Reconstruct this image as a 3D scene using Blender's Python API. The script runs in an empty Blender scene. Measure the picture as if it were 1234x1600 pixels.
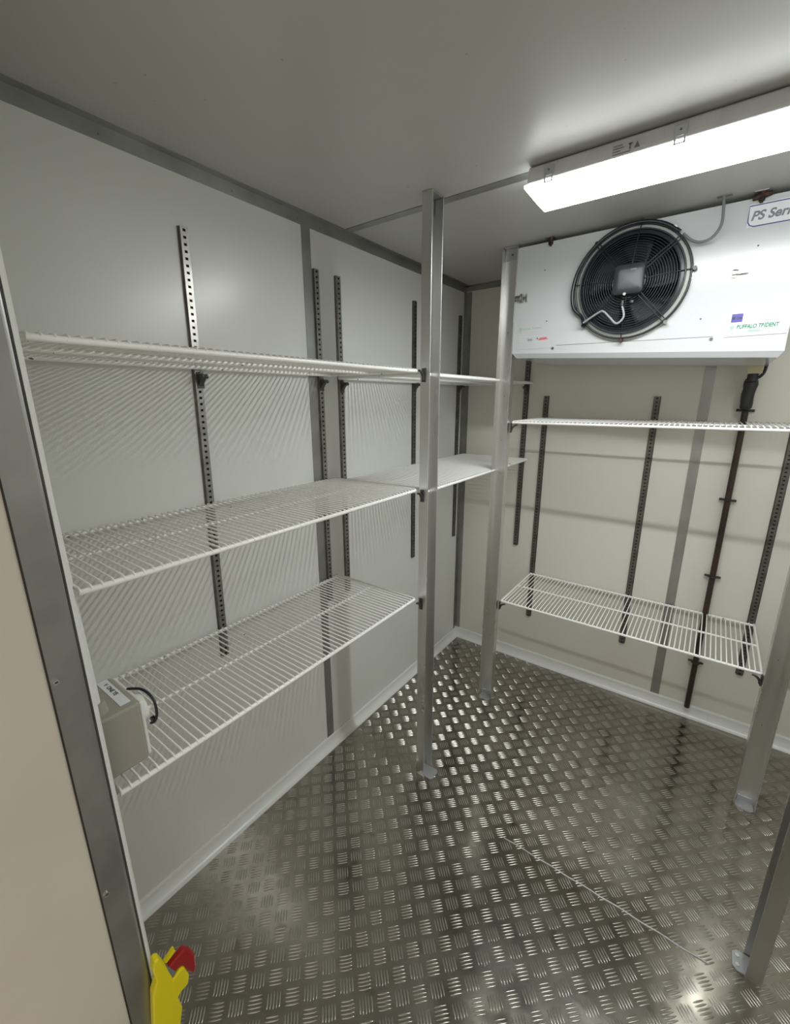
import bpy, math, random
import numpy as np
from mathutils import Vector, Matrix
random.seed(4)
S = bpy.context.scene
COL = S.collection

# ------------------------------------------------------------------ camera
FPX = 668.1                                  # focal length in pixels of the 1234x1600 frame
cam_d = bpy.data.cameras.new('camera')
cam = bpy.data.objects.new('camera', cam_d); COL.objects.link(cam)
cam_d.sensor_fit = 'VERTICAL'; cam_d.sensor_height = 24.0
cam_d.lens = FPX / 1600.0 * 24.0
cam_d.clip_start = 0.01
yaw, pitch, roll = -0.63272, -0.25688, -0.00409
fwd = Vector((math.sin(yaw)*math.cos(pitch), math.cos(yaw)*math.cos(pitch), math.sin(pitch)))
rgt = Vector((math.cos(yaw), -math.sin(yaw), 0)); upv = rgt.cross(fwd)
r2 = rgt*math.cos(roll) + upv*math.sin(roll); u2 = -rgt*math.sin(roll) + upv*math.cos(roll)
M = Matrix((r2, u2, -fwd)).transposed().to_4x4()
M.translation = Vector((1.1917, -2.2933, 1.5090))
cam.matrix_world = M
S.camera = cam

# ------------------------------------------------------------------ world, exposure
w = bpy.data.worlds.new('world'); S.world = w; w.use_nodes = True
w.node_tree.nodes['Background'].inputs['Color'].default_value = (1.0, 0.93, 0.82, 1)
WORLD = 0.50
w.node_tree.nodes['Background'].inputs['Strength'].default_value = WORLD
LAMP = 6.5                                  # emission of the tube light's diffuser
STRIPW = 9.2                                  # watts of the LED strip along the middle of the tube light
S.view_settings.view_transform = 'Standard'
S.view_settings.look = 'None'
S.view_settings.gamma = 1.0
S.view_settings.use_curve_mapping = False
S.view_settings.exposure = 0.42
S.cycles.max_bounces = 12; S.cycles.diffuse_bounces = 8; S.cycles.glossy_bounces = 5
S.cycles.sample_clamp_indirect = 6.0
S.cycles.use_denoising = True

# ------------------------------------------------------------------ materials
def mat(name, col, rough=0.5, metal=0.0, noise=None, bump=None, spec=None, coat=0.0, rough_noise=None, spots=None, stretch=None):
    m = bpy.data.materials.new(name); m.use_nodes = True
    nt = m.node_tree; b = nt.nodes['Principled BSDF']
    b.inputs['Base Color'].default_value = (*col, 1)
    b.inputs['Roughness'].default_value = rough
    b.inputs['Metallic'].default_value = metal
    if spec is not None: b.inputs['Specular IOR Level'].default_value = spec
    if coat: b.inputs['Coat Weight'].default_value = coat; b.inputs['Coat Roughness'].default_value = 0.15
    tc = nt.nodes.new('ShaderNodeTexCoord'); src = tc.outputs['Object']
    if stretch:
        mp = nt.nodes.new('ShaderNodeMapping'); mp.inputs['Scale'].default_value = stretch
        nt.links.new(src, mp.inputs['Vector']); src = mp.outputs['Vector']
    def nz(scale, detail=4):
        n = nt.nodes.new('ShaderNodeTexNoise'); n.inputs['Scale'].default_value = scale; n.inputs['Detail'].default_value = detail
        nt.links.new(src, n.inputs['Vector']); return n
    last = None
    if noise:
        sc, c2, lo, hi = noise
        n = nz(sc); r = nt.nodes.new('ShaderNodeMapRange')
        r.inputs['From Min'].default_value = lo; r.inputs['From Max'].default_value = hi
        nt.links.new(n.outputs['Fac'], r.inputs['Value'])
        mx = nt.nodes.new('ShaderNodeMix'); mx.data_type = 'RGBA'
        mx.inputs['A'].default_value = (*col, 1); mx.inputs['B'].default_value = (*c2, 1)
        nt.links.new(r.outputs['Result'], mx.inputs['Factor'])
        nt.links.new(mx.outputs['Result'], b.inputs['Base Color']); last = mx.outputs['Result']
    if spots:
        sc, c2, lo, hi = spots
        n = nz(sc, 2); r = nt.nodes.new('ShaderNodeMapRange')
        r.inputs['From Min'].default_value = lo; r.inputs['From Max'].default_value = hi
        nt.links.new(n.outputs['Fac'], r.inputs['Value'])
        mx = nt.nodes.new('ShaderNodeMix'); mx.data_type = 'RGBA'
        mx.inputs['A'].default_value = (*col, 1); mx.inputs['B'].default_value = (*c2, 1)
        if last is not None: nt.links.new(last, mx.inputs['A'])
        nt.links.new(r.outputs['Result'], mx.inputs['Factor'])
        nt.links.new(mx.outputs['Result'], b.inputs['Base Color'])
    if rough_noise:
        sc, lo, hi = rough_noise
        n = nz(sc); r = nt.nodes.new('ShaderNodeMapRange')
        r.inputs['From Min'].default_value = 0.3; r.inputs['From Max'].default_value = 0.7
        r.inputs['To Min'].default_value = lo; r.inputs['To Max'].default_value = hi
        nt.links.new(n.outputs['Fac'], r.inputs['Value']); nt.links.new(r.outputs['Result'], b.inputs['Roughness'])
    if bump:
        h = None
        for sc, st, dist in bump:
            n = nz(sc, 3); bp = nt.nodes.new('ShaderNodeBump')
            bp.inputs['Strength'].default_value = st; bp.inputs['Distance'].default_value = dist
            nt.links.new(n.outputs['Fac'], bp.inputs['Height'])
            if h is not None: nt.links.new(h, bp.inputs['Normal'])
            h = bp.outputs['Normal']
        nt.links.new(h, b.inputs['Normal'])
    return m

WALL = mat('white_wall_laminate', (0.70, 0.71, 0.685), 0.27, noise=(1.7, (0.66, 0.67, 0.64), 0.35, 0.75), bump=[(2.2, 0.12, 0.004)])
WALLB = mat('cream_wall_laminate', (0.73, 0.71, 0.65), 0.34, noise=(1.7, (0.69, 0.67, 0.60), 0.35, 0.75), bump=[(260, 0.10, 0.0004)])
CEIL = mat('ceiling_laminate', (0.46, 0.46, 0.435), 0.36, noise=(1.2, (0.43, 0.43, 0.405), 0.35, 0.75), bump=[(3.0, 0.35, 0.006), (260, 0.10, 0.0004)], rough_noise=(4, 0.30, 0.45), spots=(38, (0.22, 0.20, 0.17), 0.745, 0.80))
REVEAL = mat('beige_jamb_panel', (0.62, 0.57, 0.49), 0.6, noise=(3, (0.56, 0.51, 0.44), 0.35, 0.7), bump=[(200, 0.1, 0.0006)])
ALU = mat('aluminium', (0.74, 0.74, 0.73), 0.34, 1.0, noise=(7, (0.62, 0.62, 0.60), 0.4, 0.7), rough_noise=(16, 0.24, 0.42), bump=[(60, 0.12, 0.0004)], stretch=(1, 1, 0.18))
ALUT = mat('dull_aluminium_trim', (0.40, 0.40, 0.385), 0.42, 0.9, noise=(9, (0.33, 0.33, 0.315), 0.4, 0.7), rough_noise=(12, 0.34, 0.5))
STRIP = mat('galvanised_strip', (0.36, 0.35, 0.33), 0.34, 1.0, noise=(25, (0.26, 0.25, 0.23), 0.4, 0.7))
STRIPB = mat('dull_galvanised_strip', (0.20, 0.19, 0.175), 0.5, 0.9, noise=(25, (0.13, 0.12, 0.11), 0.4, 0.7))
SLOT = mat('slot_shade_black', (0.02, 0.02, 0.02), 0.8)
CLIPM = mat('dark_steel_clip', (0.10, 0.10, 0.095), 0.45, 0.8)
WIRE = mat('white_plastic_coated_wire', (0.90, 0.90, 0.88), 0.30, spots=(46, (0.16, 0.10, 0.05), 0.735, 0.77))
WIRER = mat('white_coated_rail', (0.92, 0.92, 0.90), 0.28, spots=(60, (0.10, 0.07, 0.05), 0.72, 0.75))
FLOORM = mat('aluminium_tread_plate', (0.37, 0.34, 0.30), 0.27, 1.0, noise=(4.5, (0.28, 0.255, 0.22), 0.38, 0.66), rough_noise=(10, 0.10, 0.23), bump=[(26, 0.14, 0.0014), (7, 0.25, 0.004)], spots=(12, (0.25, 0.22, 0.19), 0.62, 0.70))
BARM = mat('polished_tread_bars', (0.47, 0.45, 0.41), 0.22, 1.0)
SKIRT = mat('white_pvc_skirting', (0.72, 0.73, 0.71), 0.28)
WHITEG = mat('white_gloss_steel', (0.575, 0.59, 0.615), 0.18, bump=[(5, 0.15, 0.003)], coat=0.2)
WHITEP = mat('white_plastic', (0.75, 0.76, 0.74), 0.35)
GREYP = mat('grey_lamp_body_plastic', (0.66, 0.66, 0.67), 0.5, noise=(20, (0.58, 0.58, 0.59), 0.4, 0.7))
BOXM = mat('beige_grey_box_plastic', (0.33, 0.32, 0.27), 0.5)
BLACK = mat('black_gloss_plastic', (0.012, 0.014, 0.02), 0.28)
DARKM = mat('dark_motor_cover', (0.035, 0.038, 0.045), 0.36, 0.0)
CAV = mat('fan_cavity', (0.01, 0.012, 0.018), 0.6)
CHROME = mat('chrome', (0.75, 0.75, 0.75), 0.15, 1.0)
CABLE = mat('grey_cable', (0.17, 0.18, 0.19), 0.45)
CABLEL = mat('light_grey_cable', (0.30, 0.31, 0.32), 0.35)
PIPEM = mat('brown_waste_pipe', (0.045, 0.022, 0.014), 0.4, noise=(10, (0.02, 0.012, 0.01), 0.4, 0.7))
TAPE = mat('black_insulation_wrap', (0.02, 0.02, 0.022), 0.4, bump=[(30, 0.8, 0.004)])
RUST = mat('rusty_bolt', (0.10, 0.055, 0.035), 0.7, 0.4, noise=(60, (0.03, 0.02, 0.015), 0.4, 0.6), bump=[(80, 0.8, 0.002)])
ZINC = mat('zinc_bracket', (0.50, 0.51, 0.53), 0.42, 0.85)
BRASSY = mat('cream_fitting', (0.55, 0.48, 0.32), 0.45)
YEL = mat('yellow_plastic', (0.78, 0.66, 0.0), 0.38)
RED = mat('dark_red_plastic', (0.33, 0.008, 0.012), 0.4)
LABEL = mat('label_white', (0.78, 0.80, 0.84), 0.4)
GREENI = mat('green_print', (0.02, 0.22, 0.11), 0.5)
FADEG = mat('faded_green_print', (0.36, 0.48, 0.42), 0.5)
PURP = mat('purple_print', (0.08, 0.075, 0.30), 0.5)
GREYI = mat('grey_print', (0.22, 0.22, 0.26), 0.5)
BLUEI = mat('violet_sticker', (0.10, 0.08, 0.36), 0.5)
REDI = mat('red_print', (0.65, 0.16, 0.14), 0.5)
INK = mat('dark_ink', (0.05, 0.06, 0.08), 0.6)
PINK = mat('pinkish_plastic', (0.55, 0.47, 0.46), 0.5)
SEAL = mat('dark_sealant', (0.03, 0.025, 0.02), 0.8)
EMIT = bpy.data.materials.new('glowing_diffuser'); EMIT.use_nodes = True
_b = EMIT.node_tree.nodes['Principled BSDF']
_b.inputs['Base Color'].default_value = (0.9, 0.9, 0.9, 1)
_b.inputs['Emission Color'].default_value = (0.965, 1.0, 0.975, 1)
_b.inputs['Emission Strength'].default_value = LAMP

# ------------------------------------------------------------------ mesh helpers
class MB:
    def __init__(s): s.v = []; s.f = []; s.sm = []
    def add(s, vs, fs, smooth=False):
        o = len(s.v); s.v += [tuple(v) for v in vs]
        for f in fs: s.f.append(tuple(i+o for i in f)); s.sm.append(smooth)
    def box(s, x0, x1, y0, y1, z0, z1):
        s.add([(x0,y0,z0),(x1,y0,z0),(x1,y1,z0),(x0,y1,z0),(x0,y0,z1),(x1,y0,z1),(x1,y1,z1),(x0,y1,z1)],
              [(0,3,2,1),(4,5,6,7),(0,1,5,4),(1,2,6,5),(2,3,7,6),(3,0,4,7)]); return s
    def prism(s, poly, axis, a, b, smooth=False):
        """poly = 2D points; extruded along axis from a to b. axis 'x': poly=(y,z); 'y': (x,z); 'z': (x,y)"""
        def P(p, t): return {'x': (t,p[0],p[1]), 'y': (p[0],t,p[1]), 'z': (p[0],p[1],t)}[axis]
        n = len(poly)
        s.add([P(p,a) for p in poly] + [P(p,b) for p in poly], [(i,(i+1)%n,(i+1)%n+n,i+n) for i in range(n)], smooth)
        s.add([P(p,a) for p in poly], [tuple(range(n))[::-1]]); s.add([P(p,b) for p in poly], [tuple(range(n))]); return s
    def tube(s, pts, r, seg=8, closed=False, caps=True):
        pts = [Vector(p) for p in pts]; n = len(pts); rr = r if isinstance(r, (list, tuple)) else [r]*n
        vs = []; prev = None
        for i, p in enumerate(pts):
            if closed: t = pts[(i+1)%n]-pts[i-1]
            else: t = pts[min(i+1,n-1)]-pts[max(i-1,0)]
            t.normalize()
            if prev is None:
                a = Vector((0,0,1)) if abs(t.z) < 0.9 else Vector((1,0,0)); u = t.cross(a).normalized()
            else: u = (prev - t*prev.dot(t)).normalized()
            prev = u; v = t.cross(u)
            for k in range(seg):
                an = 2*math.pi*k/seg; vs.append(p + (u*math.cos(an)+v*math.sin(an))*rr[i])
        fs = []
        for i in range(n if closed else n-1):
            j = (i+1) % n
            for k in range(seg):
                k2 = (k+1)%seg; fs.append((i*seg+k, i*seg+k2, j*seg+k2, j*seg+k))
        s.add(vs, fs, True)
        if caps and not closed:
            s.add(vs[:seg], [tuple(range(seg))[::-1]]); s.add(vs[-seg:], [tuple(range(seg))])
        return s
    def cyl(s, a, b, r, seg=16): return s.tube([a, b], r, seg)
    def build(s, name, m, parent=None, bevel=0.0, seg=2):
        me = bpy.data.meshes.new(name); me.from_pydata(s.v, [], s.f); me.validate()
        if len(me.polygons) == len(s.sm): me.polygons.foreach_set('use_smooth', s.sm)
        me.materials.append(m); me.update()
        o = bpy.data.objects.new(name, me); COL.objects.link(o)
        if parent is not None: o.parent = parent
        if bevel:
            md = o.modifiers.new('bevel', 'BEVEL'); md.width = bevel; md.segments = seg; md.limit_method = 'ANGLE'; md.angle_limit = math.radians(40)
        return o
    def xf(s, Mx):
        s.v = [tuple(Mx @ Vector(v)) for v in s.v]; return s

def tag(o, label=None, cat=None, group=None, kind=None):
    if label: o['label'] = label
    if cat: o['category'] = cat
    if group: o['group'] = group
    if kind: o['kind'] = kind
    return o
def thing(name, loc, label, cat, group=None, rz=0):
    o = bpy.data.objects.new(name, None); COL.objects.link(o); o.empty_display_size = 0.05
    o.location = loc; o.rotation_euler = (0, 0, rz)
    return tag(o, label, cat, group)
def struct(name, mb, m, parent=None, bevel=0.0):
    o = mb.build(name, m, parent, bevel)
    if parent is None: o['kind'] = 'structure'
    return o
def copy_tree(o, parent=None):
    c = o.copy(); COL.objects.link(c); c.parent = parent
    for ch in list(o.children): copy_tree(ch, c)
    return c
def arc(cx, cz, r, a0, a1, n, y):
    return [(cx+r*math.cos(a0+(a1-a0)*i/(n-1)), y, cz+r*math.sin(a0+(a1-a0)*i/(n-1))) for i in range(n)]
def smooth_path(pts, sub=8):
    P = [Vector(p) for p in pts]; out = []
    for i in range(len(P)-1):
        p0 = P[max(i-1,0)]; p1 = P[i]; p2 = P[i+1]; p3 = P[min(i+2,len(P)-1)]
        for k in range(sub):
            t = k/sub
            out.append(0.5*((2*p1)+(p2-p0)*t+(2*p0-5*p1+4*p2-p3)*t*t+(3*p1-p0-3*p2+p3)*t**3))
    out.append(P[-1]); return out
def text(name, body, size, m, parent, loc, width=None, shear=0.0, bold=0.0, rot=(math.pi/2, 0, 0)):
    cu = bpy.data.curves.new(name, 'FONT'); cu.body = body; cu.size = size; cu.extrude = 0.0002; cu.shear = shear; cu.offset = bold
    t = bpy.data.objects.new(name+'_c', cu); COL.objects.link(t)
    dg = bpy.context.evaluated_depsgraph_get(); me = bpy.data.meshes.new_from_object(t.evaluated_get(dg))
    bpy.data.objects.remove(t); bpy.data.curves.remove(cu)
    xs = [v.co.x for v in me.vertices]
    if width and xs:
        k = width/(max(xs)-min(xs))
        for v in me.vertices: v.co.x *= k
    me.materials.clear(); me.materials.append(m)
    o = bpy.data.objects.new(name, me); COL.objects.link(o); o.parent = parent; o.location = loc; o.rotation_euler = rot
    return o

H = 2.10; RW = 1.95; YF = -2.11; YO = -2.33; JX = 0.45; JR = 1.42

# ------------------------------------------------------------------ room shell
fl = struct('floor', MB().box(-0.08, RW+0.08, YO-0.0, 0.08, -0.05, 0.0), FLOORM)
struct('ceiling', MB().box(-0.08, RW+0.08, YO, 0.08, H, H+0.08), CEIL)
struct('wall_left', MB().box(-0.08, 0, YO, 0.08, 0, H), WALL)
struct('wall_back', MB().box(0, RW, 0, 0.08, 0, H), WALLB)
struct('wall_right', MB().box(RW, RW+0.08, YO, 0.08, 0, H), WALL)
struct('wall_front', MB().box(0, JX, YO, YF, 0, H).box(JR, RW, YO, YF, 0, H).box(JX, JR, YO, YF, 2.02, H), REVEAL)

# five-bar tread pattern: real raised lens-shaped bars, chequer of two directions at 45 degrees to the walls
def tread():
    PITCH = 0.0472; L = 0.0385; Wd = 0.0047; HT = 0.0014; NU, NW = 8, 4
    us = np.linspace(-1, 1, NU+1); ws = np.linspace(-1, 1, NW+1)
    pu, pw, pz = [], [], []
    for a in us:
        half = max(1-a*a, 0.0)**0.6
        for b in ws:
            pu.append(a*L/2); pw.append(b*half*Wd/2); pz.append(HT*max(1-b*b, 0)*(max(1-a*a, 0)**0.5))
    pu = np.array(pu); pw = np.array(pw); pz = np.array(pz)
    fc = np.array([(i*(NW+1)+j, (i+1)*(NW+1)+j, (i+1)*(NW+1)+j+1, i*(NW+1)+j+1) for i in range(NU) for j in range(NW)])
    U = np.array([1, 1])/math.sqrt(2); V = np.array([1, -1])/math.sqrt(2)
    c0 = np.array([0.4543, -1.5748])
    vs, fs = [], []; off = 0
    for i in range(-80, 81):
        for j in range(-80, 81):
            c = c0+PITCH*(i*U+j*V)
            if not (0.035 < c[0] < RW-0.035 and YO+0.03 < c[1] < -0.035): continue
            if abs(c[1]+1.118) < 0.0 : continue
            A, B = (U, V) if (i+j) % 2 == 0 else (V, U)
            for k in range(-2, 3):
                q = c + B*k*0.0078
                ll = 1.0-0.06*abs(k)
                x = q[0]+A[0]*pu*ll+B[0]*pw; y = q[1]+A[1]*pu*ll+B[1]*pw
                vs.append(np.stack([x, y, pz], 1)); 
                ff = fc+off
                if np.cross(A, B) < 0: ff = ff[:, ::-1]
                fs.append(ff); off += len(pu)
    vs = np.concatenate(vs); fs = np.concatenate(fs)
    me = bpy.data.meshes.new('tread_bars'); me.vertices.add(len(vs)); me.vertices.foreach_set('co', vs.astype(np.float32).ravel())
    me.loops.add(fs.size); me.loops.foreach_set('vertex_index', fs.astype(np.int32).ravel())
    me.polygons.add(len(fs)); me.polygons.foreach_set('loop_start', np.arange(0, fs.size, 4, dtype=np.int32))
    me.update(calc_edges=True); me.validate()
    me.polygons.foreach_set('use_smooth', np.ones(len(me.polygons), dtype=bool)); me.materials.append(BARM); me.update()
    o = bpy.data.objects.new('tread_bars', me); COL.objects.link(o); o.parent = fl; o['kind'] = 'stuff'
tread()
# joint between the two floor sheets
jt = MB(); pts = [(x, -1.118-0.02*max(0, x-1.15)+0.0012*math.sin(x*60), 0.0006) for x in np.linspace(0.80, 1.40, 60)]
jt.tube(pts, [0.0018+0.0009*abs(math.sin(i*1.7)) for i in range(60)], 6); jt.build('sheet_joint', ZINC, fl)

# skirting (coved)
def cove(axis, a, b, sgn_pos):
    H0, D0 = 0.046, 0.034
    prof = [(0.0, 0.0), (0.0, H0), (0.004, H0)]
    for i in range(9):
        t = i/8; prof.append((0.007+(D0-0.007)*(1-math.cos(t*math.pi/2)), H0-0.006-(H0-0.009)*math.sin(t*math.pi/2)))
    prof.append((D0, 0.0))
    return [sgn_pos(p) for p in prof], axis, a, b
p, ax, a, b = cove('y', YF, 0, lambda q: (q[0]+0.0005, q[1])); struct('baseboard_left', MB().prism(p, ax, a, b), SKIRT)
p, ax, a, b = cove('x', 0, RW, lambda q: (-q[0]-0.0005, q[1]*1.25)); struct('baseboard_back', MB().prism(p, ax, a, b), SKIRT)
p, ax, a, b = cove('y', YF, 0, lambda q: (RW-q[0]-0.0005, q[1])); struct('baseboard_right', MB().prism(p, ax, a, b), SKIRT)

# aluminium trims
tl = struct('trim_1', MB().box(0, 0.0018, YF, 0, H-0.034, H).box(0, 0.024, YF, 0, H-0.0018, H), ALUT)
struct('trim_2', MB().box(0, RW, -0.0018, 0, H-0.026, H).box(0, RW, -0.022, 0, H-0.0018, H), ALUT)
struct('trim_3', MB().box(0, 0.0018, -0.026, 0, 0.03, H-0.03).box(0, 0.034, -0.0018, 0, 0.03, H-0.03), ALUT)
struct('trim_4', MB().box(0, 0.0022, -1.186, -1.148, 0.035, H-0.03), ALUT)
struct('trim_5', MB().box(1.128, 1.166, -0.0022, 0, 0.05, H-0.02), ALUT)
struct('trim_6', MB().box(0.0, RW, -0.996, -0.962, H-0.0022, H), ALUT)
struct('trim_7', MB().box(RW-0.0018, RW, YF, 0, H-0.034, H).box(RW-0.024, RW, YF, 0, H-0.0018, H), ALUT)
# door-jamb angle with a rounded nose
nose = [(JX+0.0015, YF-0.043), (JX+0.0015, YF-0.006)]
for i in range(7):
    t = i/6*math.pi/2; nose.append((JX-0.0065+0.008*math.cos(t), YF-0.006+0.008*math.sin(t)+0.0005))
nose += [(JX-0.036, YF+0.0025), (JX-0.036, YF), (JX, YF), (JX, YF-0.043)]
jamb = struct('trim_8', MB().prism(nose, 'z', 0, 2.02), ALUT)
MB().prism([(JX-0.0105, YF+0.0026), (JX-0.001, YF+0.0026), (JX-0.0012, YF+0.0065), (JX-0.004, YF+0.0095), (JX-0.0105, YF+0.0105)], 'z', 0, 2.02).build('added_lit_edge_strip', SKIRT, jamb)  # pale strip added to stand in for the lit rounded edge of the trim
for z in (1.101, 0.671, 1.53):
    s = MB().cyl((JX+0.001, YF-0.036, z), (JX+0.004, YF-0.036, z), 0.0045, 14).build('screw', CHROME, jamb)
    MB().box(JX+0.0038, JX+0.0043, YF-0.038, YF-0.034, z-0.001, z+0.001).build('screw_slot', SLOT, s)
MB().box(JX, JX+0.0012, YF-0.0455, YF-0.0425, 0, 2.02).build('sealant_line', SEAL, jamb)
for y, z in ((-1.77, 2.079), (-1.44, 2.078), (-1.20, 2.079), (-1.10, 2.078), (-0.98, 2.077), (-0.35, 2.079)):
    MB().cyl((0.0015, y, z), (0.0035, y, z), 0.003, 10).build('rivet', STRIP, tl)

# ------------------------------------------------------------------ posts
def make_post(loc, rz, label, foot=0.073):
    """channel 65 mm wide: web on local y=0, flanges of 36 mm towards local -y, local x 0..0.065"""
    t = thing('channel_post', loc, label, 'post', 'aluminium channel posts carrying the shelves', rz)
    Wd, D, th = 0.065, 0.036, 0.0028
    c = MB().prism([(0,0),(Wd,0),(Wd,-D),(Wd-th,-D),(Wd-th,-th),(th,-th),(th,-D),(0,-D)], 'z', 0.0, H-0.001)
    c.build('channel', ALU, t, 0.0008, 2)
    f = MB().prism([(0.006,-0.0035),(Wd-0.006,-0.0035),(Wd-0.004,-foot+0.010),(Wd-0.014,-foot),(0.014,-foot),(0.004,-foot+0.010)], 'z', 0.0, 0.0035).box(0.010, Wd-0.010, -0.0065, -0.0032, 0.0, 0.026)
    fb = f.build('foot_bracket', ZINC, t, 0.001)
    for x in (0.020, 0.045): MB().cyl((x, -foot+0.011, 0.0034), (x, -foot+0.011, 0.0062), 0.0048, 14).build('screw', CHROME, fb)
    g = MB().box(0.006, Wd-0.006, -0.034, -0.0035, H-0.0042, H-0.001).box(0.006, Wd-0.006, -0.0062, -0.0032, H-0.045, H-0.001)
    tb = g.build('top_bracket', ZINC, t, 0.0008)
    MB().cyl((0.032, -0.006, H-0.025), (0.032, -0.009, H-0.025), 0.004, 12).build('screw', STRIPB, tb)
    for z in (0.35, 0.62, 0.95, 1.18, 1.33, 1.52, 1.78):
        MB().cyl((0.030, -0.0025, z), (0.030, -0.0034, z), 0.0016, 8).build('rivet_hole', SLOT, t)
    return t
# local -y (open side) turned towards the aisle
make_post((0.400, -1.072, 0), math.pi/2, 'aluminium channel post between the two left shelf runs, standing free in front', 0.073)   # open to +x
make_post((0.400, -0.436, 0), 0, 'aluminium channel post at the corner, directly left of the fan unit', 0.054)
make_post((1.465, -0.436, 0), 0, 'aluminium channel post at the right end of the lowest back shelf', 0.050)
make_post((1.512, -1.034, 0), -math.pi/2, 'dark aluminium channel post nearest the camera, at the bottom right edge', 0.062)

# ------------------------------------------------------------------ slotted strips
def strip(loc, rz, length, m, label, group):
    """strip lies on local y=0 plane, sticking out towards local -y, local x centred"""
    t = thing('slotted_strip', loc, label, 'shelf support strip', group, rz)
    hw, d = 0.0105, 0.0085
    b = MB().box(-hw-0.004, hw+0.004, -0.0012, -0.0002, 0, length)
    b.box(-hw, -hw+0.0015, -d, -0.001, 0, length).box(hw-0.0015, hw, -d, -0.001, 0, length)
    b.box(-hw, -0.0040, -d-0.0012, -d, 0, length).box(0.0040, hw, -d-0.0012, -d, 0, length)
    n = int(length/0.0167); p_ = length/n
    for i in range(n+1):
        z0 = max(0, i*p_-0.0052); z1 = min(length, i*p_+0.0052)
        b.box(-0.0040, 0.0040, -d-0.0012, -d, z0, z1)
    b.build('rail', m, t)
    MB().box(-0.0088, 0.0088, -0.0060, -0.0014, 0.003, length-0.003).build('slot_shade_strip', SLOT, t)  # black strip painted in for the shade inside the channel, behind the slots
    return t
GL, GB = 'slotted shelf strips on the left wall', 'slotted shelf strips on the back wall'
Z0, LL = 0.70, 1.245
HR = math.pi/2
sa = strip((0, -1.622, Z0), HR, LL, STRIP, 'slotted metal strip nearest the door on the left wall, shining above the top shelf', GL)
sa.rotation_euler = (0, math.radians(1.0), HR)
strip((0, -1.133, Z0), HR, LL, STRIP, 'slotted metal strip tight beside the vertical seam trim on the left wall', GL)
strip((0, -1.024, Z0), HR, LL, STRIP, 'slotted metal strip next right of the seam strip, left of the far shelves', GL)
strip((0, -0.515, Z0), HR, LL, STRIPB, 'slotted metal strip seen just left of the free-standing post', GL)
strip((0, -0.068, Z0), HR, LL, STRIPB, 'slotted metal strip at the room corner on the left wall', GL)
strip((0.371, 0, Z0), 0, LL, STRIPB, 'slotted strip under the left end of the fan unit, ending at mid height', GB)
strip((0.478, 0, 0.282), 0, 1.242, STRIPB, 'slotted strip crossing the left end of both back shelves', GB)
strip((0.970, 0, 0.282), 0, 1.236, STRIPB, 'slotted strip on the back wall under the fan, left of the grey seam', GB)
strip((1.451, 0, 0.292), 0, 1.240, STRIPB, 'slotted strip on the back wall right of the brown pipe', GB)

# ------------------------------------------------------------------ shelf clips
def make_clip(loc, rz, label):
    t = MB()
    t.prism([(-0.010, -0.030), (-0.010, 0.006), (-0.036, 0.006), (-0.036, 0.0005), (-0.030, -0.004), (-0.016, -0.020)], 'x', -0.007, 0.007)
    t.box(-0.010, 0.010, -0.0125, -0.0098, -0.032, 0.012)
    t.tube([(-0.0085, -0.034, -0.001), (0.0085, -0.034, -0.001)], 0.0055, 8)
    o = t.build('shelf_clip', CLIPM, None, 0.0006)
    o.location = loc; o.rotation_euler = (0, 0, rz)
    return tag(o, label, 'shelf clip', 'small steel shelf clips')
def zt(x): return 1.583 + (1.608-1.583)*(x-0.02)/0.376
cz = 1.570
make_clip((0, -1.603, 1.574), HR, 'steel clip under the top near shelf on the shining strip')
make_clip((0, -1.133, 1.574), HR, 'steel clip under the top near shelf beside the seam trim')
make_clip((0, -1.024, 1.568), HR, 'steel clip under the left end of the far top shelf')
make_clip((0, -0.515, 1.578), HR, 'steel clip under the far top shelf just left of the free-standing post')
make_clip((0, -0.068, 1.578), HR, 'steel clip under the far top shelf at the room corner')
make_clip((0.371, 0, 1.568), 0, 'steel clip under the right end of the far top shelf on the back wall')
def post_clip(x, y, z, d, label):
    """hooked clip on a post; d = unit direction away from the post"""
    t = MB(); pts = []
    for i in range(7):
        a = i/6*math.pi/2
        pts.append((x+d[0]*(0.0035+0.026*(1-math.cos(a))), y+d[1]*(0.0035+0.026*(1-math.cos(a))), z-0.036+0.028*math.sin(a)))
    t.tube(pts, [0.0045]*5+[0.004, 0.0035], 8)
    if abs(d[0]) > 0: t.box(min(x, x+d[0]*0.004), max(x, x+d[0]*0.004), y-0.006, y+0.006, z-0.042, z)
    else: t.box(x-0.006, x+0.006, min(y, y+d[1]*0.004), max(y, y+d[1]*0.004), z-0.042, z)
    o = t.build('post_clip', CLIPM); return tag(o, label, 'shelf clip', 'curved clips on the posts')
post_clip(0.414, -1.0725, 1.606, (0, -1), 'dark curved clip on the free-standing post under the top shelf')
post_clip(0.414, -1.0725, 1.208, (0, -1), 'dark curved clip on the free-standing post under the middle shelf')
post_clip(0.414, -1.0725, 0.799, (0, -1), 'dark curved clip on the free-standing post under the lowest shelf')
post_clip(0.4705, -0.446, 1.408, (1, 0), 'dark clip on the corner post under the upper back shelf')
post_clip(0.4705, -0.446, 0.551, (1, 0), 'dark clip on the corner post under the lowest back shelf')
post_clip(1.4645, -0.446, 0.551, (-1, 0), 'dark clip on the right post under the lowest back shelf')

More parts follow.
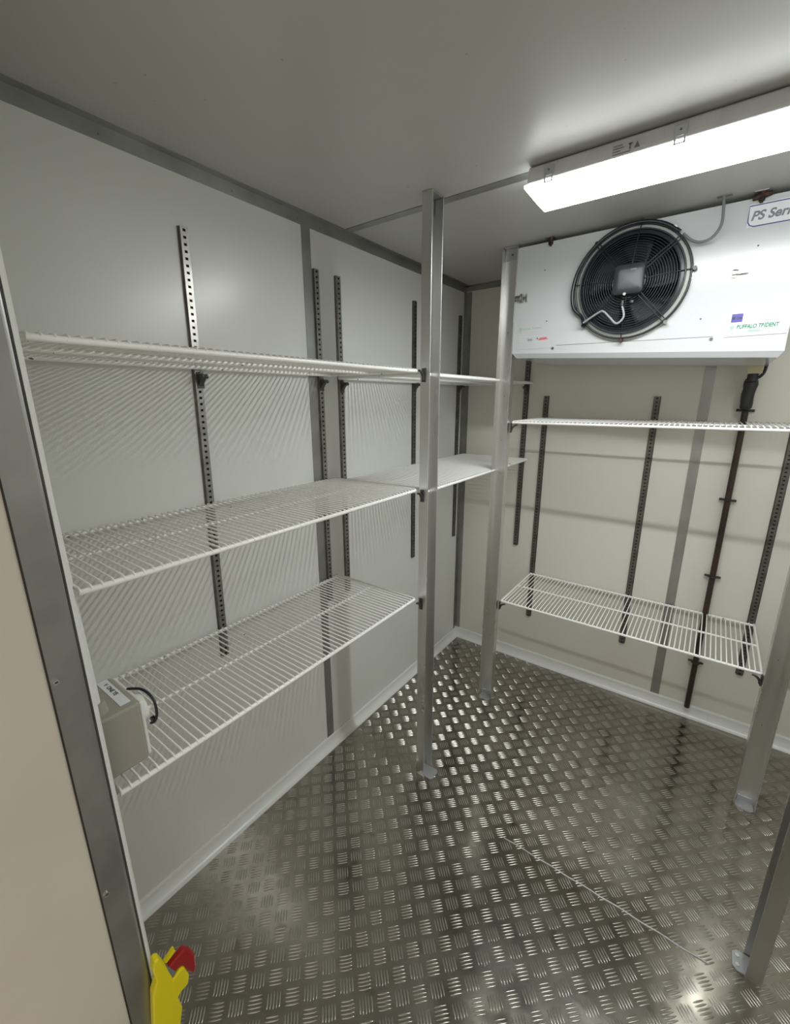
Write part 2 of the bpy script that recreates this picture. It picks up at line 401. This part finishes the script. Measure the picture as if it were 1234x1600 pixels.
# ------------------------------------------------------------------ wire shelves
def make_shelf(loc, length, depth, rz, label, group, pitch=0.0167, tilt=0.0, rail=0.0053, wire=0.0023):
    """local x along the shelf (0..length), local y from back rail (0) to front rail (-depth); z=0 is the top of the wires"""
    t = thing('wire_shelf', loc, label, 'shelf', group, rz); t.rotation_euler = (tilt, 0, rz)
    n = int(round(length/pitch)); g = MB()
    for i in range(n+1):
        x = 0.002+(length-0.004)*i/n
        j = random.uniform(-0.0004, 0.0004)
        g.tube([(x, 0.0015, -wire-0.0008), (x+j, -0.002, -wire), (x+j, -depth*0.5, -wire), (x, -depth+0.004, -wire), (x, -depth-0.0025, -wire-0.0028), (x, -depth-0.0034, -rail*1.5)], wire, 6)
    g.build('wire_grid', WIRE, t)
    zr = -2*wire-rail+0.0006
    MB().tube([(0, -depth, zr), (length, -depth, zr)], rail, 12).build('front_rail', WIRER, t)
    MB().tube([(0, -depth*0.48, zr+0.0008), (length, -depth*0.48, zr+0.0008)], rail*0.85, 10).build('middle_rail', WIRER, t)
    MB().tube([(0, -0.002, zr), (length, -0.002, zr)], rail, 12).build('back_rail', WIRER, t)
    for x in (0.0005, length-0.0005):
        MB().tube([(x, -0.002, zr), (x, -depth, zr)], rail*0.85, 10).build('end_rail', WIRER, t)
    return t
GN, GF, GK = 'white wire shelves of the near left run', 'white wire shelves of the far left run', 'white wire shelves on the back wall'
# left wall shelves: rz = +90 deg -> local x runs to +y, local -y runs to +x
YN0, LN = -2.082, 0.992
tt = math.atan2(0.024, 0.376)
make_shelf((0.016, YN0, 1.606), LN, 0.380, HR, 'white wire shelf nearest the door, topmost of three, seen from below', GN)
make_shelf((0.016, YN0, 1.215), LN, 0.380, HR, 'white wire shelf nearest the door, middle of three, with small rust marks', GN)
make_shelf((0.016, YN0, 0.806), LN, 0.380, HR, 'long white wire shelf above the floor, behind the switch box', GN)
YF0, LF = -1.048, 1.040
make_shelf((0.016, YF0, 1.598), LF, 0.384, HR, 'white wire shelf in the far left corner at the height just above eye level', GF)
make_shelf((0.016, YF0, 1.200), LF, 0.384, HR, 'white wire shelf in the far left corner, lower of the two', GF)
make_shelf((0.474, -0.016, 1.418), 0.988, 0.420, 0, 'white wire shelf on the back wall directly under the fan unit', GK)
make_shelf((0.474, -0.016, 0.559), 0.988, 0.420, 0, 'white wire shelf low on the back wall, crossing the brown pipe', GK)

# ------------------------------------------------------------------ ceiling tube light
LX0, LX1 = 0.690, 1.890
lt = thing('tube_light', ((LX0+LX1)/2, -0.98, H), 'long glowing sealed tube light on the ceiling in front of the fan unit', 'ceiling light')
lx, ly = (LX0+LX1)/2, -0.98
lt.location.y = -0.974
def L(p): return (p[0]-lx, p[1]-ly, p[2]-H)
def rel(mb, fn): mb.v = [fn(v) for v in mb.v]; return mb
bs = MB()
prof = [(-1.036, 2.057), (-1.036, 2.066), (-1.030, 2.092), (-1.024, 2.097), (-0.936, 2.097), (-0.930, 2.092), (-0.924, 2.066), (-0.924, 2.057)]
bs.prism(prof, 'x', LX0+0.012, LX1-0.012)
rel(bs, L).build('lamp_base', GREYP, lt, 0.003, 3)
for _x in (LX0+0.12, LX1-0.12): rel(MB().box(_x-0.02, _x+0.02, -1.0, -0.96, 2.096, 2.0995), L).build('mounting_plate', ZINC, lt)
# diffuser: tapered prismatic cover
top = [(LX0, -1.034), (LX1, -1.034), (LX1, -0.926), (LX0, -0.926)]
mid = [(LX0+0.002, -1.033), (LX1-0.002, -1.033), (LX1-0.002, -0.927), (LX0+0.002, -0.927)]
low = [(LX0+0.034, -1.012), (LX1-0.034, -1.012), (LX1-0.034, -0.950), (LX0+0.034, -0.950)]
df = MB(); vs = [(*p, 2.0575) for p in top]+[(*p, 2.050) for p in mid]+[(*p, 2.012) for p in low]
fs = [(0,1,2,3), (11,10,9,8)]
for k in (0, 4):
    for i in range(4): fs.append((k+i, k+4+i, k+4+(i+1)%4, k+(i+1)%4))
df.add(vs, fs); rel(df, L).build('diffuser', EMIT, lt, 0.004, 3)
for x in (0.757, 1.040, 1.323, 1.606, 1.823):
    for s in (-1, 1):
        yy = -1.0365 if s < 0 else -0.9235
        c = MB().box(x-0.012, x+0.012, min(yy, yy+s*0.0022), max(yy, yy+s*0.0022), 2.062, 2.084)
        c.box(x-0.011, x-0.0075, min(yy, yy+s*0.003), max(yy, yy+s*0.003), 2.047, 2.064).box(x+0.0075, x+0.011, min(yy, yy+s*0.003), max(yy, yy+s*0.003), 2.047, 2.064)
        c.box(x-0.011, x+0.011, min(yy, yy+s*0.003), max(yy, yy+s*0.003), 2.047, 2.0495)
        cc = rel(c, L).build('clip', ZINC, lt, 0.0006)
        q = MB().cyl(L((x, yy+s*0.002, 2.074)), L((x, yy+s*0.004, 2.074)), 0.0022, 10).build('pin', STRIPB, cc)
for k, (x, wd_) in enumerate(((0.905, 0.020), (0.905, 0.024), (0.905, 0.016), (0.905, 0.038))):
    rel(MB().box(x, x+wd_, -1.0368, -1.036, 2.082-0.0055*k-0.003, 2.0835-0.0055*k-0.003), L).build('printed_line', CABLE, lt)
q = MB().prism([(0.950, 2.066), (0.962, 2.066), (0.956, 2.079)], 'y', -1.0368, -1.036); rel(q, L).build('printed_triangle', CABLE, lt)
q = MB().box(0.940, 0.943, -1.0368, -1.036, 2.066, 2.078).box(0.938, 0.946, -1.0368, -1.036, 2.076, 2.079); rel(q, L).build('printed_mark', CABLE, lt)

al = bpy.data.lights.new('led_strip', 'AREA'); al.shape = 'RECTANGLE'; al.size = 1.10; al.size_y = 0.026; al.energy = STRIPW; al.color = (0.965, 1.0, 0.975)
ao = bpy.data.objects.new('led_strip', al); COL.objects.link(ao); ao.parent = lt; ao.location = L((lx, -0.981, 2.0105))

# ------------------------------------------------------------------ fan unit (evaporator)
EX0, EX1, EY, EZT = 0.466, 1.332, -0.470, 2.086
def ezb(x): return 1.692-0.044*(x-EX0)/(EX1-EX0)
ev = thing('fan_cooler_unit', (0.9, -0.25, 2.1), 'white ceiling-hung cooler unit with a round black fan and stickers', 'cooler')
def E(p): return (p[0]-0.9, p[1]+0.25, p[2]-2.1)
FX, FZ, FR = 0.882, 1.899, 0.166
def yp(p): return p
N = 96
fp = MB(); cir = []; rec = []
for i in range(N):
    a = 2*math.pi*i/N; ca, sa_ = math.cos(a), math.sin(a)
    cir.append((FX+FR*ca, EY, FZ+FR*sa_))
    tx = ((EX1-FX)/ca if ca > 1e-6 else ((EX0-FX)/ca if ca < -1e-6 else 1e9))
    tz = (EZT-FZ)/sa_ if sa_ > 1e-6 else 1e9
    if sa_ < -1e-6:
        # bottom edge: z = 1.692-k(x-EX0)
        k = 0.044/(EX1-EX0); tz = (1.692-k*(FX-EX0)-FZ)/(sa_+k*ca)
        if tz < 0: tz = 1e9
    t = min(tx, tz); rec.append((FX+t*ca, EY, FZ+t*sa_))
# make sure corners exist
for cxr, czr in ((EX0, EZT), (EX1, EZT), (EX0, ezb(EX0)), (EX1, ezb(EX1))):
    bi = min(range(N), key=lambda i: (rec[i][0]-cxr)**2+(rec[i][2]-czr)**2); rec[bi] = (cxr, EY, czr)
fp.add(cir+rec, [(i, (i+1)%N, N+(i+1)%N, N+i) for i in range(N)])
# casing sides, top, bottom, back
c8 = [(EX0, EZT), (EX1, EZT), (EX1, ezb(EX1)), (EX0, ezb(EX0))]
fp.add([(x, EY, z) for x, z in c8]+[(x, -0.045, z) for x, z in c8], [(0,1,5,4), (1,2,6,5), (3,0,4,7), (4,5,6,7)])
fp.add([(x, EY, ezb(x)) for x in (EX0, EX1)]+[(x, -0.045, ezb(x)) for x in (EX0, EX1)], [(0,1,3,2)])
rel(fp, E).build('casing', WHITEG, ev)
# drip tray with a bevelled front lip
dt = MB()
for (xa, xb) in ((EX0, EX1),):
    za, zb = ezb(xa), ezb(xb)
    prof = [(EY-0.001, 0.006), (EY-0.001, 0.001), (EY+0.010, -0.017), (-0.05, -0.020), (-0.05, 0.006)]
    n = len(prof)
    dt.add([(xa+(0.016 if q[1] < 0 else 0), q[0], za+q[1]) for q in prof]+[(xb-(0.012 if q[1] < 0 else 0), q[0], zb+q[1]) for q in prof],
           [(i, (i+1)%n, (i+1)%n+n, i+n) for i in range(n)]+[tuple(range(n))[::-1], tuple(range(n, 2*n))])
rel(dt, E).build('drip_tray', WHITEG, ev)
# panel joint line
gl = MB(); za, zb = 1.7135, 1.7045
gl.add([(0.645, EY-0.0008, za-0.0006), (1.147, EY-0.0008, zb-0.0006), (1.147, EY-0.0008, zb+0.0008), (0.645, EY-0.0008, za+0.0008)], [(0,1,2,3)])
gl.add([(0.645, EY-0.0008, za+0.0008), (1.147, EY-0.0008, zb+0.0008), (1.147, EY+0.001, zb+0.0008), (0.645, EY+0.001, za+0.0008)], [(0,1,2,3)])
rel(gl, E).build('panel_joint', CABLE, ev)
# fan cavity
cv = MB(); dep = 0.10
cv.add([(FX+FR*math.cos(2*math.pi*i/N), y, FZ+FR*math.sin(2*math.pi*i/N)) for y in (EY, EY+dep) for i in range(N)], [(i, (i+1)%N, N+(i+1)%N, N+i) for i in range(N)], True)
cv.add([(FX+FR*math.cos(2*math.pi*i/N), EY+dep, FZ+FR*math.sin(2*math.pi*i/N)) for i in range(N)], [tuple(range(N))])
rel(cv, E).build('fan_housing', CAV, ev)
def ring(name, r, rr, y, m, parent=ev, seg=8, n=72):
    return rel(MB().tube([(FX+r*math.cos(2*math.pi*i/n), y, FZ+r*math.sin(2*math.pi*i/n)) for i in range(n)], rr, seg, closed=True), E).build(name, m, parent)
# flange plate ring
fr = MB(); n = 72
ff_ = MB()
for ra, ya, rb, yb in ((0.150, EY-0.020, 0.162, EY-0.0185), (0.150, EY-0.020, 0.146, EY+0.03), (0.162, EY-0.0185, 0.175, EY-0.012), (0.175, EY-0.012, 0.178, EY-0.001)):
    (ff_ if ra >= 0.162 else fr).add([(FX+ra*math.cos(2*math.pi*i/n), ya, FZ+ra*math.sin(2*math.pi*i/n)) for i in range(n)]+[(FX+rb*math.cos(2*math.pi*i/n), yb, FZ+rb*math.sin(2*math.pi*i/n)) for i in range(n)],
           [(i, (i+1)%n, n+(i+1)%n, n+i) for i in range(n)], True)
rel(fr, E).build('fan_ring', BLACK, ev)
rel(ff_, E).build('ring_flange', mat('pale_painted_flange', (0.42, 0.42, 0.41), 0.35), ev)
ring('guard_ring', 0.1625, 0.0028, EY-0.022, BLACK)
ring('outer_guard_ring', 0.179, 0.0036, EY-0.014, BLACK)
ring('bead_ring', 0.182, 0.0018, EY-0.004, CHROME)
gr = MB()
for k in range(13):
    r = 0.058+0.0075*k; y = EY-0.036+0.010*(k/12)**2
    gr.tube([(FX+r*math.cos(2*math.pi*i/60), y, FZ+r*math.sin(2*math.pi*i/60)) for i in range(60)], 0.0012, 5, closed=True)
for d in (40, 130, 222, 312):
    for s in (-1, 1):
        a = math.radians(d); px_, pz_ = -math.sin(a)*0.005*s, math.cos(a)*0.005*s
        gr.tube([(FX+0.045*math.cos(a)+px_, EY-0.037, FZ+0.045*math.sin(a)+pz_), (FX+0.12*math.cos(a)+px_, EY-0.034, FZ+0.12*math.sin(a)+pz_), (FX+0.176*math.cos(a)+px_, EY-0.022, FZ+0.176*math.sin(a)+pz_)], 0.0020, 6)
for d in (5, 85, 175, 268):
    a = math.radians(d)
    gr.tube([(FX+0.045*math.cos(a), EY-0.037, FZ+0.045*math.sin(a)), (FX+0.12*math.cos(a), EY-0.034, FZ+0.12*math.sin(a)), (FX+0.186*math.cos(a), EY-0.016, FZ+0.186*math.sin(a))], 0.0018, 6)
rel(gr, E).build('fan_grille', BLACK, ev)
for d in (5, 52, 85, 130, 222, 268, 312):
    a = math.radians(d); r = 0.187
    rel(MB().cyl((FX+r*math.cos(a), EY-0.022, FZ+r*math.sin(a)), (FX+r*math.cos(a), EY-0.002, FZ+r*math.sin(a)), 0.0062, 12), E).build('guard_lug', CHROME if d in (312, 52) else (RUST if d == 268 else BLACK), ev)
# blades
for k in range(5):
    a0 = math.radians(72*k+78); bl = MB(); nr, na = 5, 6; vs = []
    for i in range(nr+1):
        r = 0.045+0.098*i/nr
        for j in range(na+1):
            a = a0+math.radians(48)*(j/na-0.5)+0.25*i/nr
            vs.append((FX+r*math.cos(a), EY+0.028+0.030*(j/na-0.5), FZ+r*math.sin(a)))
    bl.add(vs, [(i*(na+1)+j, (i+1)*(na+1)+j, (i+1)*(na+1)+j+1, i*(na+1)+j+1) for i in range(nr) for j in range(na)], True)
    o = rel(bl, E).build('fan_blade', mat('fan_blade_metal_%d' % k, (0.014, 0.016, 0.021), 0.55, 0.0), ev); md = o.modifiers.new('solid', 'SOLIDIFY'); md.thickness = 0.002
# motor cover (rounded square, slightly domed)
mc = MB(); hw, rr_ = 0.047, 0.014; pts = []
for qx, qz, s0 in ((1,1,0), (-1,1,90), (-1,-1,180), (1,-1,270)):
    for i in range(7):
        a = math.radians(s0+90*i/6); pts.append(((hw-rr_)*qx+rr_*math.cos(a), (hw-rr_)*qz+rr_*math.sin(a)))
sh = lambda k, y: [(FX+0.001+p_[0]*k, y, FZ+0.004+p_[1]*k) for p_ in pts]
layers = [sh(1.0, EY-0.032), sh(1.0, EY-0.052), sh(0.96, EY-0.058), sh(0.6, EY-0.0605), sh(0.05, EY-0.061)]
n = len(pts); vs = sum(layers, []); fs = []
for l in range(len(layers)-1):
    for i in range(n): fs.append((l*n+i, l*n+(i+1)%n, (l+1)*n+(i+1)%n, (l+1)*n+i))
fs.append(tuple(range((len(layers)-1)*n, len(layers)*n)))
mc.add(vs, fs, True); hub = rel(mc, E).build('motor_cover', DARKM, ev)
rel(MB().box(FX+0.006, FX+0.024, EY-0.0612, EY-0.0600, FZ+0.030, FZ+0.0335), E).build('cover_print', CABLE, hub)
rel(MB().cyl((FX-0.004, EY-0.064, FZ-0.043), (FX-0.004, EY-0.056, FZ-0.043), 0.0048, 12), E).build('cover_screw', CHROME, hub)
rel(MB().tube([(FX, EY-0.02, FZ), (FX, EY-0.034, FZ)], 0.052, 32), E).build('motor_hub', BLACK, ev)
rel(MB().tube([(FX-0.012, EY-0.040, FZ-0.060), (FX-0.012, EY-0.040, FZ-0.076)], 0.008, 12), E).build('cable_gland', BLACK, ev)
rel(MB().tube([(FX+0.018, EY-0.040, FZ-0.062), (FX+0.018, EY-0.040, FZ-0.070)], 0.008, 12), E).build('gland_plug', DARKM, ev)
path = smooth_path([(FX-0.012, EY-0.040, FZ-0.072), (FX-0.001, EY-0.044, FZ-0.112), (FX-0.021, EY-0.046, FZ-0.133), (FX-0.046, EY-0.046, FZ-0.110), (FX-0.068, EY-0.044, FZ-0.089), (FX-0.085, EY-0.042, FZ-0.090), (FX-0.136, EY-0.034, FZ-0.118)], 7)
rel(MB().tube(path, 0.0036, 10), E).build('fan_cable', CABLEL, ev)
# loom that runs round the outside of the ring
lp = [(FX-0.136, EY-0.034, FZ-0.118)] + [(FX+r_*math.cos(math.radians(d_)), EY-0.018, FZ+r_*math.sin(math.radians(d_))) for d_, r_ in ((212, 0.176), (198, 0.190), (180, 0.189), (160, 0.186), (140, 0.184), (120, 0.184), (100, 0.184), (80, 0.184), (62, 0.184), (45, 0.185))]
rel(MB().tube(smooth_path(lp, 6), 0.0060, 10), E).build('cable_loom', BLACK, ev)
# latches
def latch(x, z, s):
    l = MB().box(x-0.016, x-0.002, EY-0.002, EY-0.0003, z-0.016, z+0.016)
    l.box(x+0.004, x+0.020, EY-0.002, EY-0.0003, z-0.007, z+0.007)
    b_ = rel(l, E).build('toggle_latch', STRIP, ev, 0.0006)
    w_ = MB().tube([(x-0.014, EY-0.006, z-0.0065), (x+0.026, EY-0.008, z-0.0065), (x+0.026, EY-0.008, z+0.0065), (x-0.014, EY-0.006, z+0.0065)], 0.0014, 6, closed=True)
    w_.box(x+0.002, x+0.026, EY-0.0075, EY-0.0055, z-0.005, z+0.005)
    rel(w_, E).build('latch_lever', CHROME, b_)
    for dz in (-0.0125, 0.0125): rel(MB().cyl((x-0.009, EY-0.002, z+dz), (x-0.009, EY-0.0035, z+dz), 0.0025, 8), E).build('latch_rivet', STRIP, b_)
latch(1.182, 1.889, 1)
k_ = rel(MB().cyl((0.470, EY-0.010, 1.902), (0.492, EY-0.010, 1.901), 0.009, 14).box(0.490, 0.500, EY-0.014, EY-0.001, 1.886, 1.916).cyl((0.500, EY-0.008, 1.901), (0.512, EY-0.008, 1.901), 0.004, 10).box(0.512, 0.517, EY-0.010, EY-0.001, 1.886, 1.914), E).build('side_latch', STRIP, ev, 0.0008)
for x, z in ((0.577, 1.990), (0.600, 1.806), (1.105, 1.762), (1.220, 2.015-0.06)):
    rel(MB().cyl((x, EY-0.0002, z), (x, EY-0.0014, z), 0.0024, 10), E).build('small_rivet', INK, ev)
for x, z in ((0.632, 1.7035), (1.143, 1.697)):
    rel(MB().cyl((x, EY-0.0002, z), (x, EY-0.003, z), 0.0048, 12), E).build('panel_screw', STRIPB, ev)
# stickers and writing
YS = EY-0.0006
def plate(name, x0, x1, z0, z1, m, y=YS, parent=ev): return rel(MB().box(x0, x1, y-0.0003, y, z0, z1), E).build(name, m, parent)
bd = plate('maker_sticker', 1.174, 1.328, 1.6995, 1.790, LABEL)
plate('violet_square', 1.187, 1.2155, 1.742, 1.767, BLUEI, YS-0.0004, bd)
text('sticker_code', '\u25a0 134', 0.0105, INK, bd, E((1.1885, YS-0.0009, 1.7505)), 0.0250, 0.0, 0.0003)
text('maker_name', 'BUFFALO TRIDENT', 0.0165, GREENI, bd, E((1.2035, YS-0.0006, 1.722)), 0.1030, 0.12, 0.0006)
rel(MB().prism([(1.187, 1.733), (1.199, 1.733), (1.199, 1.725), (1.193, 1.717), (1.187, 1.725)], 'y', YS-0.0006, YS-0.0003), E).build('shield_mark', FADEG, bd)
plate('print_underline', 1.187, 1.222, 1.7125, 1.7133, GREYI, YS-0.0004, bd)
rel(MB().prism([(1.228, 1.714), (1.240, 1.7185), (1.258, 1.717), (1.270, 1.7145), (1.258, 1.7095), (1.240, 1.7095)], 'y', YS-0.0006, YS-0.0003), E).build('green_flourish', FADEG, bd)
plate('sticker_rule', 1.174, 1.328, 1.6993, 1.7003, GREYI, YS-0.0004, bd)
# PS Series plate with rounded outline
ps = plate('series_sticker', 1.182, 1.329, 2.008, 2.070, LABEL)
ol = [(1.183+0.012*0, 2.066), (1.326, 2.066), (1.326, 2.022), (1.320, 2.014), (1.312, 2.010), (1.200, 2.010), (1.190, 2.014), (1.184, 2.024)]
rel(MB().tube([(x, YS-0.0006, z) for x, z in ol], 0.0015, 6, closed=True), E).build('series_outline', PURP, ps)
text('series_print', 'PS Series', 0.034, GREYI, ps, E((1.190, YS-0.0006, 2.0265)), 0.117, 0.22, 0.0010)
# small faded rating sticker
rt = plate('rating_sticker', 0.486, 0.628, 1.706, 1.800, WHITEG)
text('rating_maker', 'Buffalo Trident', 0.012, FADEG, rt, E((0.503, YS-0.0006, 1.781)), 0.078, 0.1)
rel(MB().prism([(0.490, 1.790), (0.501, 1.790), (0.501, 1.781), (0.4955, 1.773), (0.490, 1.781)], 'y', YS-0.0006, YS-0.0003), E).build('shield_mark', FADEG, rt)
for x0, x1, z in ((0.503, 0.572, 1.775), (0.489, 0.525, 1.763), (0.489, 0.560, 1.754), (0.489, 0.508, 1.745), (0.489, 0.520, 1.739), (0.556, 0.605, 1.731), (0.565, 0.577, 1.722)):
    plate('print_line', x0, x1, z, z+0.0012, GREYP, YS-0.0004, rt)
for i in range(7): plate('bar_code_line', 0.529+0.0028*i, 0.5305+0.0028*i, 1.737, 1.7455, GREYI, YS-0.0004, rt)
rel(MB().prism([(0.573, 1.737), (0.606, 1.739), (0.612, 1.7415), (0.602, 1.744), (0.607, 1.7475), (0.580, 1.7465), (0.572, 1.741)], 'y', YS-0.0006, YS-0.0003), E).build('red_print', REDI, rt)
plate('ink_square', 0.5655, 0.5700, 1.742, 1.747, INK, YS-0.0004, rt)
fd = plate('faded_sticker', 0.664, 0.690, 1.698, 1.702, GREYP)
# hangers
for i, (x, lab) in enumerate(((0.589, 'left'), (1.204, 'right'))):
    hb = MB().box(x-0.016, x+0.016, EY-0.016, EY+0.045, 2.0975, 2.0998)
    o = rel(hb, E).build('hanging_bracket', ZINC, ev)
    rel(MB().cyl((x+0.004, EY-0.004, 2.074), (x+0.004, EY-0.004, 2.099), 0.0085, 6).cyl((x+0.004, EY-0.004, 2.069), (x+0.004, EY-0.004, 2.080), 0.0045, 10), E).build('rusty_nut', RUST, o)
    if i: rel(MB().tube([(x-0.018, EY-0.006, 2.083), (x+0.003, EY-0.006, 2.086), (x+0.026, EY-0.006, 2.090)], [0.006, 0.008, 0.007], 8), E).build('rusty_washer', RUST, o)
# supply cable from the ceiling
ca = MB().tube(smooth_path([(1.1145, -0.505, 2.0985), (1.1195, -0.505, 2.060), (1.1195, -0.503, 2.020), (1.100, -0.500, 1.991), (1.070, -0.497, 1.986), (1.043, -0.492, 2.000), (1.022, -0.488, 2.022)], 8), 0.0042, 10).build('power_cable', CABLE)
tag(ca, 'thin grey cable curving from the ceiling down to the fan ring', 'cable')
o = MB().box(1.098, 1.136, -0.508, -0.502, 2.0962, 2.0998).build('cable_saddle', STRIPB, ca)

# ------------------------------------------------------------------ drain pipe
dp = thing('drain_pipe', (1.285, -0.03, 0.055), 'dark brown drain pipe running down the back wall under the fan unit', 'pipe')
def D(p): return (p[0]-1.285, p[1]+0.03, p[2]-0.055)
rel(MB().cyl((1.286, -0.024, 0.055), (1.286, -0.024, 1.56), 0.0115, 18), D).build('pipe', PIPEM, dp)
for z in (1.462, 1.089, 0.737, 0.300):
    k = MB().tube([(1.264, -0.010, z), (1.272, -0.024, z), (1.279, -0.036, z), (1.293, -0.036, z), (1.300, -0.024, z), (1.308, -0.010, z)], 0.0042, 8)
    k.tube([(1.256, -0.012, z), (1.316, -0.012, z-0.002)], 0.0052, 8)
    rel(k, D).build('pipe_clip', BLACK, dp)
wz = [1.465, 1.474, 1.488, 1.506, 1.524, 1.542, 1.560, 1.574, 1.584]
wr = [0.016, 0.020, 0.0205, 0.021, 0.0215, 0.021, 0.024, 0.0225, 0.018]
rel(MB().tube([(1.282+0.004*(z-1.47)/0.148+0.0015*math.sin(z*90), -0.045, z) for z in wz], wr, 18), D).build('insulation_wrap', TAPE, dp)
rel(MB().cyl((1.286, -0.060, 1.572), (1.286, -0.060, 1.603), 0.0175, 16), D).build('elbow_joint', TAPE, dp)
rel(MB().box(1.264, 1.312, -0.085, -0.048, 1.601, 1.636), D).build('outlet_fitting', BRASSY, dp, 0.002)
rel(MB().tube(smooth_path([(1.292, -0.060, 1.584), (1.306, -0.062, 1.588), (1.317, -0.064, 1.604), (1.321, -0.066, 1.634)], 6), 0.0055, 10), D).build('vent_hose', BLACK, dp)

# ------------------------------------------------------------------ switch box, conduit, yellow clip on the front wall
sb = thing('switch_box', (0.35, -2.065, 0.845), 'beige-grey plastic switch box with a taped label beside the door jamb', 'switch box')
def B(p): return (p[0]-0.35, p[1]+2.065, p[2]-0.845)
rel(MB().box(0.284, 0.410, -2.107, -2.028, 0.845, 0.970), B).build('box_body', BOXM, sb, 0.005, 3)
rel(MB().box(0.288, 0.406, -2.028, -2.021, 0.849, 0.966), B).build('box_lid', WHITEP, sb, 0.003, 3)
rel(MB().tube([(0.378, -2.088, 0.960), (0.378, -2.088, 0.985), (0.378, -2.088, 0.992)], [0.021, 0.017, 0.0155], 18), B).build('conduit_socket', BOXM, sb)
tp = rel(MB().box(0.287, 0.394, -2.0545, -2.0365, 0.9700, 0.9706), B).build('label_tape', LABEL, sb)
text('tape_print', 'V  ONE YE', 0.0105, INK, tp, B((0.302, -2.0480, 0.9707)), 0.052, 0.0, 0.0003, (0, 0, 0))
hd = smooth_path([(0.345, -2.023, 0.966), (0.372, -2.008, 0.968), (0.398, -2.001, 0.954), (0.410, -2.003, 0.930), (0.409, -2.008, 0.914), (0.400, -2.012, 0.908)], 6)
rel(MB().tube(hd, 0.0026, 8), B).build('switch_ring', BLACK, sb)
rel(MB().cyl((0.372, -2.022, 0.932), (0.372, -2.012, 0.932), 0.030, 28), B).build('rotary_plate', WHITEP, sb)
rel(MB().cyl((0.404, -2.012, 0.917), (0.404, -2.006, 0.917), 0.006, 10), B).build('switch_stop', BLACK, sb)
cd = MB().cyl((0.380, -2.0890, 0.985), (0.344, -2.0955, H-0.001), 0.0105, 18).build('conduit_pipe', WHITEP)
tag(cd, 'white plastic conduit rising from the switch box along the door jamb', 'conduit')

yc = thing('yellow_clip', (0.455, -2.08, 0.30), 'yellow forked plastic clip holding a dark red tip at the bottom of the door jamb', 'clip')
# outline lies in a plane facing the doorway, thickness 20 mm
A0 = Vector((0.470, -2.09, 0.35))
d1 = Vector((0.10, 1.0, 0)).normalized(); nrm = Vector((1.0, -0.10, 0)).normalized()
def Y2(s_, z_, n_): v = Vector((0.462, -2.09, 0.0))+d1*s_+nrm*n_; return (v.x-0.455, v.y+2.08, z_-0.30)
def slab(poly, n0, n1):
    m_ = MB(); n = len(poly)
    vs = [Y2(a, b, n0) for a, b in poly]+[Y2(a, b, n1) for a, b in poly]
    m_.add(vs, [(i, (i+1)%n, (i+1)%n+n, i+n) for i in range(n)]+[tuple(range(n))[::-1], tuple(range(n, 2*n))]); return m_
body = [(-0.013, 0.463), (-0.004, 0.458), (0.004, 0.424), (0.012, 0.380), (0.026, 0.388), (0.034, 0.383), (0.040, 0.352), (0.036, 0.332), (0.022, 0.330), (0.014, 0.322), (0.018, 0.285), (0.010, 0.250), (0.002, 0.190), (-0.040, 0.190), (-0.036, 0.300), (-0.026, 0.385), (-0.016, 0.410), (-0.018, 0.440)]
slab(body, -0.006, 0.014).build('clip_body', YEL, yc, 0.004, 3)
slab([(0.008, 0.420), (0.026, 0.430), (0.024, 0.438), (0.004, 0.424)], -0.006, 0.004).build('clip_arm', YEL, yc, 0.001)
slab([(0.007, 0.412), (0.040, 0.424), (0.050, 0.408), (0.057, 0.385), (0.056, 0.352), (0.050, 0.338), (0.040, 0.360), (0.032, 0.388), (0.020, 0.390), (0.013, 0.384)], -0.004, 0.010).build('red_tip', RED, yc, 0.003)
slab([(0.003, 0.412), (0.010, 0.412), (0.019, 0.388), (0.012, 0.380)], -0.003, 0.0115).build('dark_collar', CABLE, yc, 0.001)

# pale fitting low on the back wall, at the right edge
pk = MB().prism([(1.580, 0.335), (1.64, 0.335), (1.64, 0.425), (1.596, 0.425), (1.584, 0.400)], 'y', -0.028, -0.001).box(1.582, 1.64, -0.032, -0.001, 0.352, 0.357)
tag(pk.build('wall_cover', PINK, None, 0.004), 'pale pinkish plastic cover low on the back wall, right of the right post', 'wall cover')
